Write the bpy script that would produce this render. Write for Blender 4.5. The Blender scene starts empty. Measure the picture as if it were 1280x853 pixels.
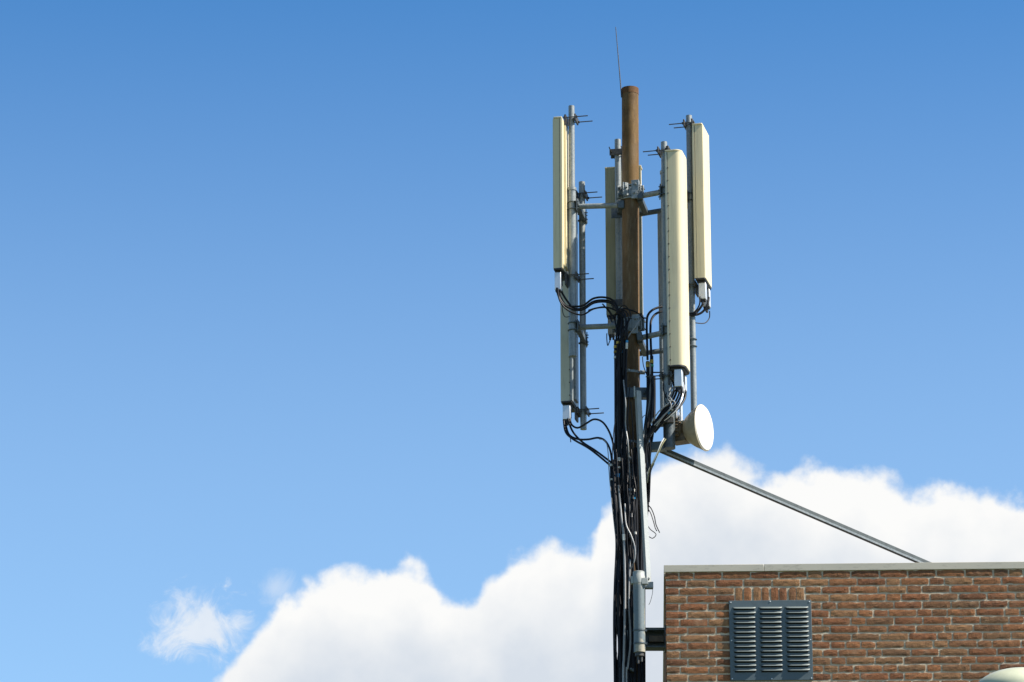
import bpy, bmesh, math, random
from math import sin, cos, tan, pi, radians, atan2, asin, sqrt
from mathutils import Vector, Matrix

random.seed(7)
S = bpy.context.scene
C = S.collection

# ------------------------------------------------------------------ camera
PITCH = radians(18.5)
FPX = 4444.0                       # focal length in photo pixels (1280 wide)
EYE = Vector((0, 0, 1.6))
cd = bpy.data.cameras.new('camera')
cd.sensor_width = 36
cd.lens = 36 * FPX / 1280
cd.clip_start = 0.1
cd.clip_end = 5000
cam = bpy.data.objects.new('camera', cd)
C.objects.link(cam)
cam.location = EYE
cam.rotation_euler = (pi / 2 + PITCH, 0, 0)
S.camera = cam

# ------------------------------------------------------------------ light
SUN_EL = radians(46)
SUN_AZ = radians(74)               # measured from the camera's side (-Y) towards +X
to_sun = Vector((sin(SUN_AZ) * cos(SUN_EL), -cos(SUN_AZ) * cos(SUN_EL), sin(SUN_EL)))
sl = bpy.data.lights.new('sun', 'SUN')
sl.energy = 5.0
sl.angle = radians(0.53)
sl.color = (1.0, 0.93, 0.82)
so = bpy.data.objects.new('sun', sl)
C.objects.link(so)
so.rotation_euler = to_sun.to_track_quat('Z', 'Y').to_euler()
so.location = (30, -20, 40)

S.view_settings.view_transform = 'Standard'
S.view_settings.look = 'None'
S.view_settings.gamma = 1
S.view_settings.exposure = 0.85
S.view_settings.use_curve_mapping = False
S.render.engine = 'CYCLES'
S.render.resolution_x = 1024
S.render.resolution_y = 682


def ray(px, py):
    d = Vector((0, cos(PITCH), sin(PITCH))) + Vector((1, 0, 0)) * ((px - 640) / FPX) \
        + Vector((0, -sin(PITCH), cos(PITCH))) * ((426.5 - py) / FPX)
    return d


def P(px, py, Y):
    d = ray(px, py)
    return EYE + d * (Y / d.y)


def azel(px, py):
    d = ray(px, py).normalized()
    return atan2(d.x, d.y), asin(d.z)


# ---- world: Nishita sky with a bank of cumulus placed by direction
W = bpy.data.worlds.new('World')
S.world = W
W.use_nodes = True
nt = W.node_tree
N, L = nt.nodes, nt.links
for n in list(N):
    N.remove(n)


def nd(t, **k):
    n = N.new(t)
    for a, b in k.items():
        setattr(n, a, b)
    return n


def mth(op, a, b=None, c=None, clamp=False):
    n = N.new('ShaderNodeMath')
    n.operation = op
    n.use_clamp = clamp
    for i, v in enumerate((a, b, c)):
        if v is None:
            continue
        if isinstance(v, (int, float)):
            n.inputs[i].default_value = v
        else:
            L.new(v, n.inputs[i])
    return n.outputs[0]


def smooth(v, a, b):
    n = N.new('ShaderNodeMapRange')
    n.interpolation_type = 'SMOOTHSTEP'
    L.new(v, n.inputs[0])
    n.inputs[1].default_value = a
    n.inputs[2].default_value = b
    return n.outputs[0]


sky = nd('ShaderNodeTexSky', sky_type='NISHITA', sun_disc=False)
sky.sun_elevation = SUN_EL
sky.sun_rotation = atan2(to_sun.x, to_sun.y)
sky.altitude = 100
sky.air_density = 1.0
sky.dust_density = 0.55
sky.ozone_density = 2.2
tc = nd('ShaderNodeTexCoord')
sep = nd('ShaderNodeSeparateXYZ')
L.new(tc.outputs['Generated'], sep.inputs[0])
DEG = 57.29578
az = mth('MULTIPLY', mth('ARCTAN2', sep.outputs[0], sep.outputs[1]), DEG)
el = mth('MULTIPLY', mth('ARCSINE', sep.outputs[2]), DEG)

outline = [(-200, 960), (150, 900), (240, 872), (280, 836), (320, 786), (360, 745), (420, 727), (475, 716), (520, 708),
           (552, 730), (585, 742), (612, 722), (650, 697), (700, 687), (737, 688), (750, 650), (790, 600), (835, 566),
           (900, 563), (935, 583), (965, 594), (1010, 588), (1060, 582), (1100, 594), (1150, 600), (1185, 600),
           (1215, 616), (1245, 614), (1290, 634), (1500, 640)]
AZ0, AZ1 = -12.0, 12.0
EL0, EL1 = 8.0, 20.0
fc = nd('ShaderNodeFloatCurve')
cv = fc.mapping.curves[0]
pts = []
for x, y in outline:
    a, e = azel(x, y)
    pts.append(((a * DEG - AZ0) / (AZ1 - AZ0), (e * DEG - EL0) / (EL1 - EL0)))
cv.points[0].location = (0, pts[0][1])
cv.points[1].location = (1, pts[-1][1])
for p in pts:
    cv.points.new(*p)
fc.mapping.update()
L.new(mth('MULTIPLY_ADD', az, 1 / (AZ1 - AZ0), -AZ0 / (AZ1 - AZ0), clamp=True), fc.inputs['Value'])
edge = mth('MULTIPLY_ADD', fc.outputs[0], EL1 - EL0, EL0)
d = mth('SUBTRACT', edge, el)


def noise(scale, detail, rough=0.55, dist=0.0, off=(0, 0, 0)):
    m = nd('ShaderNodeMapping')
    m.inputs['Location'].default_value = off
    L.new(tc.outputs['Generated'], m.inputs[0])
    n = nd('ShaderNodeTexNoise')
    n.inputs['Scale'].default_value = scale
    n.inputs['Detail'].default_value = detail
    n.inputs['Roughness'].default_value = rough
    n.inputs['Distortion'].default_value = dist
    L.new(m.outputs[0], n.inputs['Vector'])
    return n.outputs[0]


n1 = noise(80, 8, 0.52, 0.0)
nm = noise(42, 3, 0.5, 0.0, (1, 4, 2))
n2 = noise(26, 4, 0.5, 0.2, (3, 1, 2))
d1 = mth('ADD', d, mth('ADD', mth('MULTIPLY', mth('SUBTRACT', n1, 0.5), 1.1), mth('MULTIPLY', mth('SUBTRACT', nm, 0.5), 0.7)))
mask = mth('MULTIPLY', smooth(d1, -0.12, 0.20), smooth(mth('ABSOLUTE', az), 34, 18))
# a loose wisp of cloud left of the bank
wa, we = azel(246, 782)
dx = mth('DIVIDE', mth('SUBTRACT', az, wa * DEG), 0.80)
dy = mth('DIVIDE', mth('SUBTRACT', el, we * DEG), 0.62)
rr = mth('SQRT', mth('ADD', mth('POWER', dx, 2), mth('POWER', dy, 2)))
n3 = noise(75, 9, 0.66, 1.2, (5, 2, 7))
wisp = mth('MULTIPLY', smooth(mth('SUBTRACT', mth('ADD', mth('SUBTRACT', 1.0, rr), mth('MULTIPLY', n3, 3.2)), 1.40), 0.0, 1.15), 0.75)
wa2, we2 = azel(345, 735)
dx2 = mth('DIVIDE', mth('SUBTRACT', az, wa2 * DEG), 0.45)
dy2 = mth('DIVIDE', mth('SUBTRACT', el, we2 * DEG), 0.35)
rr2 = mth('SQRT', mth('ADD', mth('POWER', dx2, 2), mth('POWER', dy2, 2)))
wisp2 = mth('MULTIPLY', smooth(mth('SUBTRACT', mth('ADD', mth('SUBTRACT', 1.0, rr2), mth('MULTIPLY', n3, 2.6)), 1.3), 0.0, 1.3), 0.35)
cover = mth('MAXIMUM', mth('MAXIMUM', mask, wisp), wisp2)
# lit tops, slightly greyer body
body = mth('ADD', smooth(d, 0.1, 2.2), mth('MULTIPLY', mth('SUBTRACT', n2, 0.5), 1.6))
body = mth('ADD', body, mth('MULTIPLY', mth('SUBTRACT', n1, 0.5), 0.8), clamp=True)
cr = nd('ShaderNodeMix', data_type='RGBA')
L.new(body, cr.inputs['Factor'])
cr.inputs[6].default_value = (1.0, 1.0, 0.99, 1)
cr.inputs[7].default_value = (0.70, 0.76, 0.84, 1)
hs = nd('ShaderNodeHueSaturation')
hs.inputs['Saturation'].default_value = 1.07
hs.inputs['Value'].default_value = 1.0
L.new(sky.outputs[0], hs.inputs['Color'])
bg = nd('ShaderNodeBackground')
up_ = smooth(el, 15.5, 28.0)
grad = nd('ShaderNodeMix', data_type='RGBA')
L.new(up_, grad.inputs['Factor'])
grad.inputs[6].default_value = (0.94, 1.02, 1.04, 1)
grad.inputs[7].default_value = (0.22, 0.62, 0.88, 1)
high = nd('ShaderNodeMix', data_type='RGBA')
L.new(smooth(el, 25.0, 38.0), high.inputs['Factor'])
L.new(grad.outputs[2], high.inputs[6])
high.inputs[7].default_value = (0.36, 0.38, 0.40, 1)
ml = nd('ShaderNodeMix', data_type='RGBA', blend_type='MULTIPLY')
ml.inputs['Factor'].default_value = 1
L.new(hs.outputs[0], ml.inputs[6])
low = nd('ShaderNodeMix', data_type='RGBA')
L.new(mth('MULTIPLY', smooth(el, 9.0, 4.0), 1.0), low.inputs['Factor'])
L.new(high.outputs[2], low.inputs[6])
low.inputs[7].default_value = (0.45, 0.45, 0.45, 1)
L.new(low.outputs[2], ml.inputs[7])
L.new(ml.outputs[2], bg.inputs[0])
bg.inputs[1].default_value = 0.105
bgc = nd('ShaderNodeBackground')
L.new(cr.outputs[2], bgc.inputs[0])
bgc.inputs[1].default_value = 0.54
mx = nd('ShaderNodeMixShader')
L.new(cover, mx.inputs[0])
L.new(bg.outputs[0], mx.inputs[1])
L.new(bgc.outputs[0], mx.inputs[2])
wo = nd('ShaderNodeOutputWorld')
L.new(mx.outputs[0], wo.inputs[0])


# ------------------------------------------------------------------ helpers
class MB:
    def __init__(self):
        self.v, self.f, self.m, self.t = [], [], [], []

    def add(self, vs, fs, mi=0, t=0.0, M=None):
        b = len(self.v)
        for p in vs:
            p = Vector(p)
            self.v.append(tuple(M @ p) if M else tuple(p))
        for f in fs:
            self.f.append([i + b for i in f])
            self.m.append(mi)
            self.t.append(t)

    def box(self, c, s, M=None, mi=0, t=0.0):
        x, y, z = (k / 2 for k in s)
        vs = [(c[0] + a * x, c[1] + b * y, c[2] + e * z) for a in (-1, 1) for b in (-1, 1) for e in (-1, 1)]
        fs = [(0, 1, 3, 2), (4, 6, 7, 5), (0, 4, 5, 1), (2, 3, 7, 6), (0, 2, 6, 4), (1, 5, 7, 3)]
        self.add(vs, fs, mi, t, M)

    def bar(self, a, b, w, h, up=(0, 0, 1), mi=0):
        """a box of section w x h from a to b"""
        a, b = Vector(a), Vector(b)
        z = (b - a).normalized()
        u = Vector(up)
        x = u.cross(z)
        if x.length < 1e-5:
            x = Vector((1, 0, 0)).cross(z)
        x.normalize()
        y = z.cross(x)
        M = Matrix.Translation((a + b) / 2) @ Matrix((x, y, z)).transposed().to_4x4()
        self.box((0, 0, 0), (w, h, (b - a).length), M, mi)

    def tube(self, pts, r, seg=10, cap=True, mi=0):
        pts = [Vector(p) for p in pts]
        n = len(pts)
        rs = r if isinstance(r, (list, tuple)) else [r] * n
        T = []
        for i in range(n):
            a = pts[max(0, i - 1)]
            b = pts[min(n - 1, i + 1)]
            t = (b - a)
            if t.length < 1e-9:
                t = Vector((0, 0, 1))
            T.append(t.normalized())
        ref = Vector((0, 1, 0)) if abs(T[0].y) < 0.9 else Vector((1, 0, 0))
        x = T[0].cross(ref).normalized()
        vs, fs = [], []
        for i in range(n):
            x = (x - T[i] * x.dot(T[i])).normalized()
            y = T[i].cross(x)
            for k in range(seg):
                a = 2 * pi * k / seg
                vs.append(pts[i] + (x * cos(a) + y * sin(a)) * rs[i])
        for i in range(n - 1):
            for k in range(seg):
                k2 = (k + 1) % seg
                fs.append((i * seg + k, i * seg + k2, (i + 1) * seg + k2, (i + 1) * seg + k))
        if cap:
            fs.append(tuple(range(seg - 1, -1, -1)))
            fs.append(tuple((n - 1) * seg + k for k in range(seg)))
        self.add(vs, fs, mi)

    def cyl(self, a, b, r, seg=20, mi=0, r2=None):
        self.tube([a, b], [r, r if r2 is None else r2], seg, True, mi)

    def prism(self, poly, z0, z1, M=None, mi=0):
        n = len(poly)
        vs = [(x, y, z0) for x, y in poly] + [(x, y, z1) for x, y in poly]
        fs = [tuple(range(n - 1, -1, -1)), tuple(range(n, 2 * n))]
        fs += [(i, (i + 1) % n, n + (i + 1) % n, n + i) for i in range(n)]
        self.add(vs, fs, mi, 0.0, M)

    def lathe(self, prof, M=None, seg=40, mi=0):
        """prof: (r, z) pairs turned round local z"""
        n = len(prof)
        vs, fs = [], []
        for r, z in prof:
            for k in range(seg):
                a = 2 * pi * k / seg
                vs.append((r * cos(a), r * sin(a), z))
        for i in range(n - 1):
            for k in range(seg):
                k2 = (k + 1) % seg
                fs.append((i * seg + k, i * seg + k2, (i + 1) * seg + k2, (i + 1) * seg + k))
        fs.append(tuple(range(seg - 1, -1, -1)))
        fs.append(tuple((n - 1) * seg + k for k in range(seg)))
        self.add(vs, fs, mi, 0.0, M)

    def build(self, name, mats, parent=None, bevel=0.0, smooth=True, attr=False, fix=True):
        me = bpy.data.meshes.new(name)
        me.from_pydata(self.v, [], self.f)
        if not isinstance(mats, (list, tuple)):
            mats = [mats]
        for m in mats:
            me.materials.append(m)
        me.polygons.foreach_set('material_index', self.m)
        if attr:
            a = me.attributes.new('tint', 'FLOAT', 'FACE')
            a.data.foreach_set('value', self.t)
        if fix:
            bm = bmesh.new()
            bm.from_mesh(me)
            bmesh.ops.recalc_face_normals(bm, faces=bm.faces)
            bm.to_mesh(me)
            bm.free()
        if smooth:
            me.shade_smooth()
            me.set_sharp_from_angle(angle=radians(38))
        o = bpy.data.objects.new(name, me)
        C.objects.link(o)
        if parent:
            o.parent = parent
        if bevel:
            b = o.modifiers.new('bevel', 'BEVEL')
            b.width = bevel
            b.segments = 2
            b.limit_method = 'ANGLE'
            b.angle_limit = radians(50)
        return o


def tag(o, label=None, cat=None, group=None, kind=None):
    if label:
        o['label'] = label
    if cat:
        o['category'] = cat
    if group:
        o['group'] = group
    if kind:
        o['kind'] = kind
    return o


def thing(name, label, cat, loc=(0, 0, 0), rz=0, group=None):
    o = bpy.data.objects.new(name, None)
    o.empty_display_size = 0.2
    C.objects.link(o)
    o.location = loc
    o.rotation_euler = (0, 0, rz)
    return tag(o, label, cat, group)


def smoothpath(pts, k=6):
    pts = [Vector(p) for p in pts]
    out = []
    n = len(pts)
    for i in range(n - 1):
        p0, p1, p2, p3 = pts[max(0, i - 1)], pts[i], pts[i + 1], pts[min(n - 1, i + 2)]
        for j in range(k):
            t = j / k
            out.append(0.5 * ((2 * p1) + (-p0 + p2) * t + (2 * p0 - 5 * p1 + 4 * p2 - p3) * t * t
                              + (-p0 + 3 * p1 - 3 * p2 + p3) * t ** 3))
    out.append(pts[-1])
    return out


# ------------------------------------------------------------------ materials
def mat(name, col, rough=0.5, metal=0.0, spots=(), bump=0.0, bscale=60, spec=0.5):
    """spots: list of (scale, stretch xyz, lo, hi, colour, amount)"""
    m = bpy.data.materials.new(name)
    m.use_nodes = True
    T = m.node_tree
    b = T.nodes['Principled BSDF']
    b.inputs['Roughness'].default_value = rough
    b.inputs['Metallic'].default_value = metal
    b.inputs['Specular IOR Level'].default_value = spec
    tcn = T.nodes.new('ShaderNodeTexCoord')
    cur = None
    rgb = T.nodes.new('ShaderNodeRGB')
    rgb.outputs[0].default_value = (*col, 1)
    cur = rgb.outputs[0]
    for i, (sc, st, lo, hi, c2, am) in enumerate(spots):
        mp = T.nodes.new('ShaderNodeMapping')
        mp.inputs['Scale'].default_value = st
        mp.inputs['Location'].default_value = (i * 3.1, i * 1.7, i * 2.3)
        T.links.new(tcn.outputs['Object'], mp.inputs[0])
        nz = T.nodes.new('ShaderNodeTexNoise')
        nz.inputs['Scale'].default_value = sc
        nz.inputs['Detail'].default_value = 6
        nz.inputs['Roughness'].default_value = 0.6
        T.links.new(mp.outputs[0], nz.inputs['Vector'])
        mr = T.nodes.new('ShaderNodeMapRange')
        mr.inputs[1].default_value = lo
        mr.inputs[2].default_value = hi
        mr.inputs[4].default_value = am
        T.links.new(nz.outputs[0], mr.inputs[0])
        mxn = T.nodes.new('ShaderNodeMix')
        mxn.data_type = 'RGBA'
        T.links.new(mr.outputs[0], mxn.inputs['Factor'])
        T.links.new(cur, mxn.inputs[6])
        mxn.inputs[7].default_value = (*c2, 1)
        cur = mxn.outputs[2]
    T.links.new(cur, b.inputs['Base Color'])
    if bump:
        nz = T.nodes.new('ShaderNodeTexNoise')
        nz.inputs['Scale'].default_value = bscale
        nz.inputs['Detail'].default_value = 5
        T.links.new(tcn.outputs['Object'], nz.inputs['Vector'])
        bp = T.nodes.new('ShaderNodeBump')
        bp.inputs['Strength'].default_value = bump
        bp.inputs['Distance'].default_value = 0.004
        T.links.new(nz.outputs[0], bp.inputs['Height'])
        T.links.new(bp.outputs[0], b.inputs['Normal'])
    return m


one = (1, 1, 1)
M_rust = mat('rusty_steel', (0.155, 0.094, 0.037), 0.62, 0.0,
             [(9, (1, 1, 0.35), .45, .7, (0.075, 0.042, 0.02), .85), (40, (1, 1, .2), .5, .72, (0.26, 0.155, 0.06), .6),
              (3, (1, 1, .6), .5, .7, (0.27, 0.20, 0.13), .6), (90, one, .58, .7, (0.08, 0.05, 0.03), .6)], 0.35, 120, spec=0.15)
M_rustlow = mat('weathered_brown_steel', (0.165, 0.104, 0.052), 0.65, 0.0,
                [(8, (1, 1, 0.3), .42, .68, (0.075, 0.048, 0.03), .85), (45, (1, 1, .2), .5, .7, (0.25, 0.19, 0.125), .55),
                 (100, one, .58, .7, (0.05, 0.035, 0.025), .7)], 0.4, 120, spec=0.15)
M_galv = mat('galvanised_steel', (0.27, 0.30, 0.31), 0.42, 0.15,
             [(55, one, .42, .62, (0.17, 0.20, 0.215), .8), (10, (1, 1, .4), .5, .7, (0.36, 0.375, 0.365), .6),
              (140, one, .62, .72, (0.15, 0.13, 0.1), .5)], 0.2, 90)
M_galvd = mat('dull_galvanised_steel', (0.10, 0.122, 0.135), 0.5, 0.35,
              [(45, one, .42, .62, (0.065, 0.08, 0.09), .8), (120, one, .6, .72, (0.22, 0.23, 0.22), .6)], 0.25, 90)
M_pale = mat('pale_galvanised_steel', (0.40, 0.43, 0.43), 0.5, 0.0,
             [(40, one, .45, .65, (0.33, 0.36, 0.37), .7), (7, (1, 1, .4), .5, .7, (0.44, 0.46, 0.46), .6)], 0.15, 90)
M_dark = mat('weathered_dark_steel', (0.06, 0.062, 0.065), 0.55, 0.3,
             [(60, one, .5, .66, (0.14, 0.125, 0.10), .7)], 0.3, 110)
M_cream = mat('cream_fibreglass', (0.74, 0.645, 0.415), 0.42, 0.0,
              [(2.5, (1, 1, .25), .45, .75, (0.66, 0.60, 0.42), .5), (34, (1, 1, .08), .52, .74, (0.50, 0.43, 0.29), .55), (9, (1, 1, .5), .6, .75, (0.55, 0.50, 0.38), .5),
               (160, one, .66, .74, (0.25, 0.21, 0.14), .4)])
M_creamold = mat('weathered_cream_fibreglass', (0.58, 0.56, 0.44), 0.5, 0.0,
                 [(3, (1, 1, .2), .45, .7, (0.47, 0.44, 0.31), .6), (45, (1, 1, .15), .55, .72, (0.36, 0.34, 0.24), .5),
                  (150, one, .62, .72, (0.16, 0.13, 0.09), .6)])
M_olive = mat('weathered_olive_back_plate', (0.34, 0.32, 0.20), 0.55, 0.0,
              [(18, (6, 6, .25), .45, .65, (0.24, 0.22, 0.13), .7), (60, one, .6, .75, (0.16, 0.14, 0.08), .5)])
M_alu = mat('bare_aluminium', (0.74, 0.75, 0.77), 0.34, 0.45, [(50, (1, 1, .2), .5, .7, (0.55, 0.56, 0.58), .5)])
M_black = mat('black_cable_sheath', (0.009, 0.010, 0.014), 0.5, 0.0,
              [(30, (1, 1, .3), .55, .75, (0.03, 0.03, 0.034), .5)], spec=0.22)
M_grey = mat('grey_cable_sheath', (0.30, 0.31, 0.32), 0.45, 0.0, [(40, one, .5, .7, (0.16, 0.16, 0.17), .6)])
M_ygrey = mat('olive_cable_sheath', (0.30, 0.29, 0.16), 0.45)
M_blackm = mat('black_metal', (0.03, 0.03, 0.033), 0.5, 0.2, [(70, one, .55, .7, (0.12, 0.1, 0.08), .5)])
M_yel = mat('yellow_tape', (0.62, 0.42, 0.06), 0.5, 0, [(80, one, .5, .7, (0.3, 0.2, .04), .5)])
M_blue = mat('blue_tape', (0.03, 0.30, 0.62), 0.45)
M_white = mat('white_tape', (0.72, 0.71, 0.66), 0.5, 0, [(80, one, .55, .7, (0.4, 0.38, .32), .5)])
M_green = mat('green_tape', (0.05, 0.42, 0.22), 0.5)
M_vent = mat('blue_grey_paint', (0.092, 0.125, 0.143), 0.45, 0.0,
             [(20, one, .5, .75, (0.07, 0.095, 0.105), .6), (90, (1, 1, .4), .62, .75, (0.22, 0.26, 0.26), .4)])
M_hood = mat('faded_blue_grey_sunlit', (0.165, 0.195, 0.192), 0.5, 0.0,
             [(30, one, .5, .7, (0.15, 0.185, 0.18), .7)])  # faded paint, lightened further so the hoods carry sunlight in their colour
M_hole_shade = mat('dark_opening_and_shade', (0.012, 0.014, 0.016), 0.9)
M_cop = mat('weathered_aluminium_trim', (0.54, 0.50, 0.41), 0.5, 0.1,
            [(6, (.3, 1, 1), .45, .7, (0.43, 0.40, 0.33), .6), (60, (.3, 1, 1), .55, .75, (0.25, 0.23, 0.19), .5)])
M_conduit = mat('grey_plastic_pipe', (0.15, 0.19, 0.21), 0.5, 0.0,
                [(7, (1, 1, .5), .50, .56, (0.42, 0.38, 0.29), .85), (50, one, .55, .72, (0.09, 0.1, 0.105), .6)], 0.1)  # sunlit areas painted as tan patches in the grey
M_dish = mat('white_dish_cover', (0.74, 0.70, 0.62), 0.45, 0, [(8, one, .45, .75, (0.60, 0.56, 0.47), .6), (40, (1, 1, .15), .55, .75, (0.5, 0.46, 0.38), .5)])
M_dishb = mat('beige_dish_shroud', (0.46, 0.38, 0.27), 0.5, 0, [(20, one, .45, .7, (0.33, 0.26, 0.18), .6)])
M_brownc = mat('brown_cast_housing', (0.13, 0.095, 0.06), 0.5, 0.1, [(35, one, .5, .7, (0.25, 0.19, 0.12), .6)], 0.2)
M_beam = mat('blue_grey_beam_paint', (0.12, 0.16, 0.19), 0.5, 0.0, [(30, one, .55, .7, (0.20, 0.19, 0.13), .7)])
M_lamp = mat('cream_green_enamel', (0.60, 0.62, 0.46), 0.3, 0, [(14, one, .45, .75, (0.46, 0.49, 0.36), .6)])
M_roof = mat('roof_gravel', (0.24, 0.23, 0.21), 0.9, 0, [(90, one, .45, .6, (0.12, 0.12, 0.11), .7)], 0.6)


def brick_material():
    m = bpy.data.materials.new('brown_brick')
    m.use_nodes = True
    T = m.node_tree
    K = T.links
    b = T.nodes['Principled BSDF']
    b.inputs['Roughness'].default_value = 0.85
    b.inputs['Specular IOR Level'].default_value = 0.25
    at = T.nodes.new('ShaderNodeAttribute')
    at.attribute_name = 'tint'
    cr = T.nodes.new('ShaderNodeValToRGB')
    e = cr.color_ramp.elements
    stops = [(0, (0.16, 0.070, 0.036)), (.18, (0.28, 0.112, 0.050)), (.36, (0.20, 0.098, 0.048)), (.52, (0.33, 0.140, 0.060)),
             (.68, (0.18, 0.098, 0.052)), (.84, (0.32, 0.168, 0.080)), (1, (0.24, 0.124, 0.062))]
    e[0].position, e[0].color = 0, (*stops[0][1], 1)
    e[1].position, e[1].color = 1, (*stops[-1][1], 1)
    for p, c in stops[1:-1]:
        k = e.new(p)
        k.color = (*c, 1)
    K.new(at.outputs['Fac'], cr.inputs[0])
    tcn = T.nodes.new('ShaderNodeTexCoord')
    cur = cr.outputs[0]
    for sc, st, lo, hi, c2, am in [(30, (.8, 1, 1.2), .48, .74, (0.11, 0.055, 0.035), .6),
                                   (80, (.6, 1, 1), .54, .76, (0.46, 0.29, 0.17), .4),
                                   (150, one, .6, .7, (0.05, 0.03, 0.025), .7),
                                   (9, one, .6, .78, (0.42, 0.30, 0.20), .35)]:
        mp = T.nodes.new('ShaderNodeMapping')
        mp.inputs['Scale'].default_value = st
        K.new(tcn.outputs['Object'], mp.inputs[0])
        ad = T.nodes.new('ShaderNodeVectorMath')
        ad.operation = 'ADD'
        sc3 = T.nodes.new('ShaderNodeMath')
        sc3.operation = 'MULTIPLY'
        sc3.inputs[1].default_value = 37.0
        K.new(at.outputs['Fac'], sc3.inputs[0])
        K.new(mp.outputs[0], ad.inputs[0])
        K.new(sc3.outputs[0], ad.inputs[1])
        nz = T.nodes.new('ShaderNodeTexNoise')
        nz.inputs['Scale'].default_value = sc
        nz.inputs['Detail'].default_value = 5
        K.new(ad.outputs[0], nz.inputs['Vector'])
        mr = T.nodes.new('ShaderNodeMapRange')
        mr.inputs[1].default_value = lo
        mr.inputs[2].default_value = hi
        mr.inputs[4].default_value = am
        K.new(nz.outputs[0], mr.inputs[0])
        mxn = T.nodes.new('ShaderNodeMix')
        mxn.data_type = 'RGBA'
        K.new(mr.outputs[0], mxn.inputs['Factor'])
        K.new(cur, mxn.inputs[6])
        mxn.inputs[7].default_value = (*c2, 1)
        cur = mxn.outputs[2]
    K.new(cur, b.inputs['Base Color'])
    nz = T.nodes.new('ShaderNodeTexNoise')
    nz.inputs['Scale'].default_value = 110
    nz.inputs['Detail'].default_value = 8
    K.new(tcn.outputs['Object'], nz.inputs['Vector'])
    bp = T.nodes.new('ShaderNodeBump')
    bp.inputs['Strength'].default_value = 0.55
    bp.inputs['Distance'].default_value = 0.006
    K.new(nz.outputs[0], bp.inputs['Height'])
    K.new(bp.outputs[0], b.inputs['Normal'])
    return m


M_brick = brick_material()
M_mortar = mat('lime_mortar', (0.60, 0.50, 0.37), 0.95, 0, [(50, one, .45, .68, (0.46, 0.39, 0.29), .8), (12, one, .5, .7, (0.62, 0.55, 0.44), .6)], 0.7, 160)

# ------------------------------------------------------------------ ground
g = MB()
g.add([(-2500, -1500, 0), (2500, -1500, 0), (2500, 4000, 0), (-2500, 4000, 0)], [(0, 1, 2, 3)])
M_ground = mat('short_grass', (0.06, 0.08, 0.035), 0.95, 0, [(0.8, one, .4, .65, (0.11, 0.12, 0.055), .8), (14, one, .45, .65, (0.05, 0.07, 0.03), .7)], 0.6, 8)
tag(g.build('ground', M_ground), kind='structure')

# ------------------------------------------------------------------ building
YAW = radians(2.2)
WY = 27.07
corner = P(832.5, 780, WY)
ztop = P(832.5, 707, WY).z
bx0, by0 = corner.x, WY
BW, BD = 9.0, 6.0
COURSE = 0.0632
STR = 0.2225
J = 0.0125
CAPH = 0.056
B = thing('brick_building', 'brown brick building with a pale metal roof edge and a blue-grey louvred vent', 'building', (bx0, by0, 0), -YAW)
zt = ztop - CAPH


def loc_px(px, py):
    """local x, z on the front wall for a photo pixel"""
    c, s = cos(YAW), sin(YAW)
    dd = ray(px, py)
    # front plane: points (bx0 + c*u, by0 - s*u)
    # dd.x*t = bx0 + c u ; dd.y*t = by0 - s u
    t = (by0 + s / c * bx0) / (dd.y + s / c * dd.x)
    return (dd.x * t - bx0) / c, EYE.z + dd.z * t


vx0, vz1 = loc_px(911, 751.5)
vx1, vz0 = loc_px(1016.5, 850.5)
print('vent local', vx0, vx1, vz0, vz1, 'roof', ztop, 'corner', corner)
wall = MB()


def brick(mb, x0, x1, z0, z1, fine, M=None):
    t = random.random()
    if x1 - x0 < 0.03:
        return
    j = 0.0022
    x0 += random.uniform(-j, j)
    x1 += random.uniform(-j, j)
    z0 += random.uniform(-j, j) * 0.45
    z1 += random.uniform(-j, j) * 0.45
    yo = random.uniform(-0.0035, -0.0008)
    if fine:
        nx, nz = max(3, int((x1 - x0) / 0.028)), 3
    else:
        nx, nz = 2, 1
    # front grid with worn edges, skirt back to the mortar
    vs, fs = [], []
    idx = {}
    tilt = random.uniform(-0.0015, 0.0015)
    for i in range(nx + 1):
        for k in range(nz + 1):
            u, w = i / nx, k / nz
            x = x0 + (x1 - x0) * u
            z = z0 + (z1 - z0) * w + tilt * (u - .5) * 2
            y = yo
            if fine:
                ex, ez = (i in (0, nx)), (k in (0, nz))
                if not ex:
                    x += random.uniform(-.002, .002)
                z += random.uniform(-.0014, .0014)
                if ex and ez:
                    x += (0.004 if i == 0 else -0.004) * random.random()
                    z += (0.004 if k == 0 else -0.004) * random.random()
                y += random.uniform(-.0013, .0013) + (0.0022 if (ex or ez) else 0)
                if ez and random.random() < .08:
                    z += (1 if k == 0 else -1) * .006
            idx[(i, k)] = len(vs)
            vs.append((x, y, z))
    for i in range(nx):
        for k in range(nz):
            fs.append((idx[i, k], idx[i + 1, k], idx[i + 1, k + 1], idx[i, k + 1]))
    ring = [(i, 0) for i in range(nx)] + [(nx, k) for k in range(nz)] + [(i, nz) for i in range(nx, 0, -1)] + [(0, k) for k in range(nz, 0, -1)]
    b = len(vs)
    for q in ring:
        v = vs[idx[q]]
        vs.append((v[0], 0.013, v[2]))
    n = len(ring)
    for i in range(n):
        a, c = ring[i], ring[(i + 1) % n]
        fs.append((idx[a], b + i, b + (i + 1) % n, idx[c]))
    mb.add(vs, fs, 0, t, M)


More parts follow.
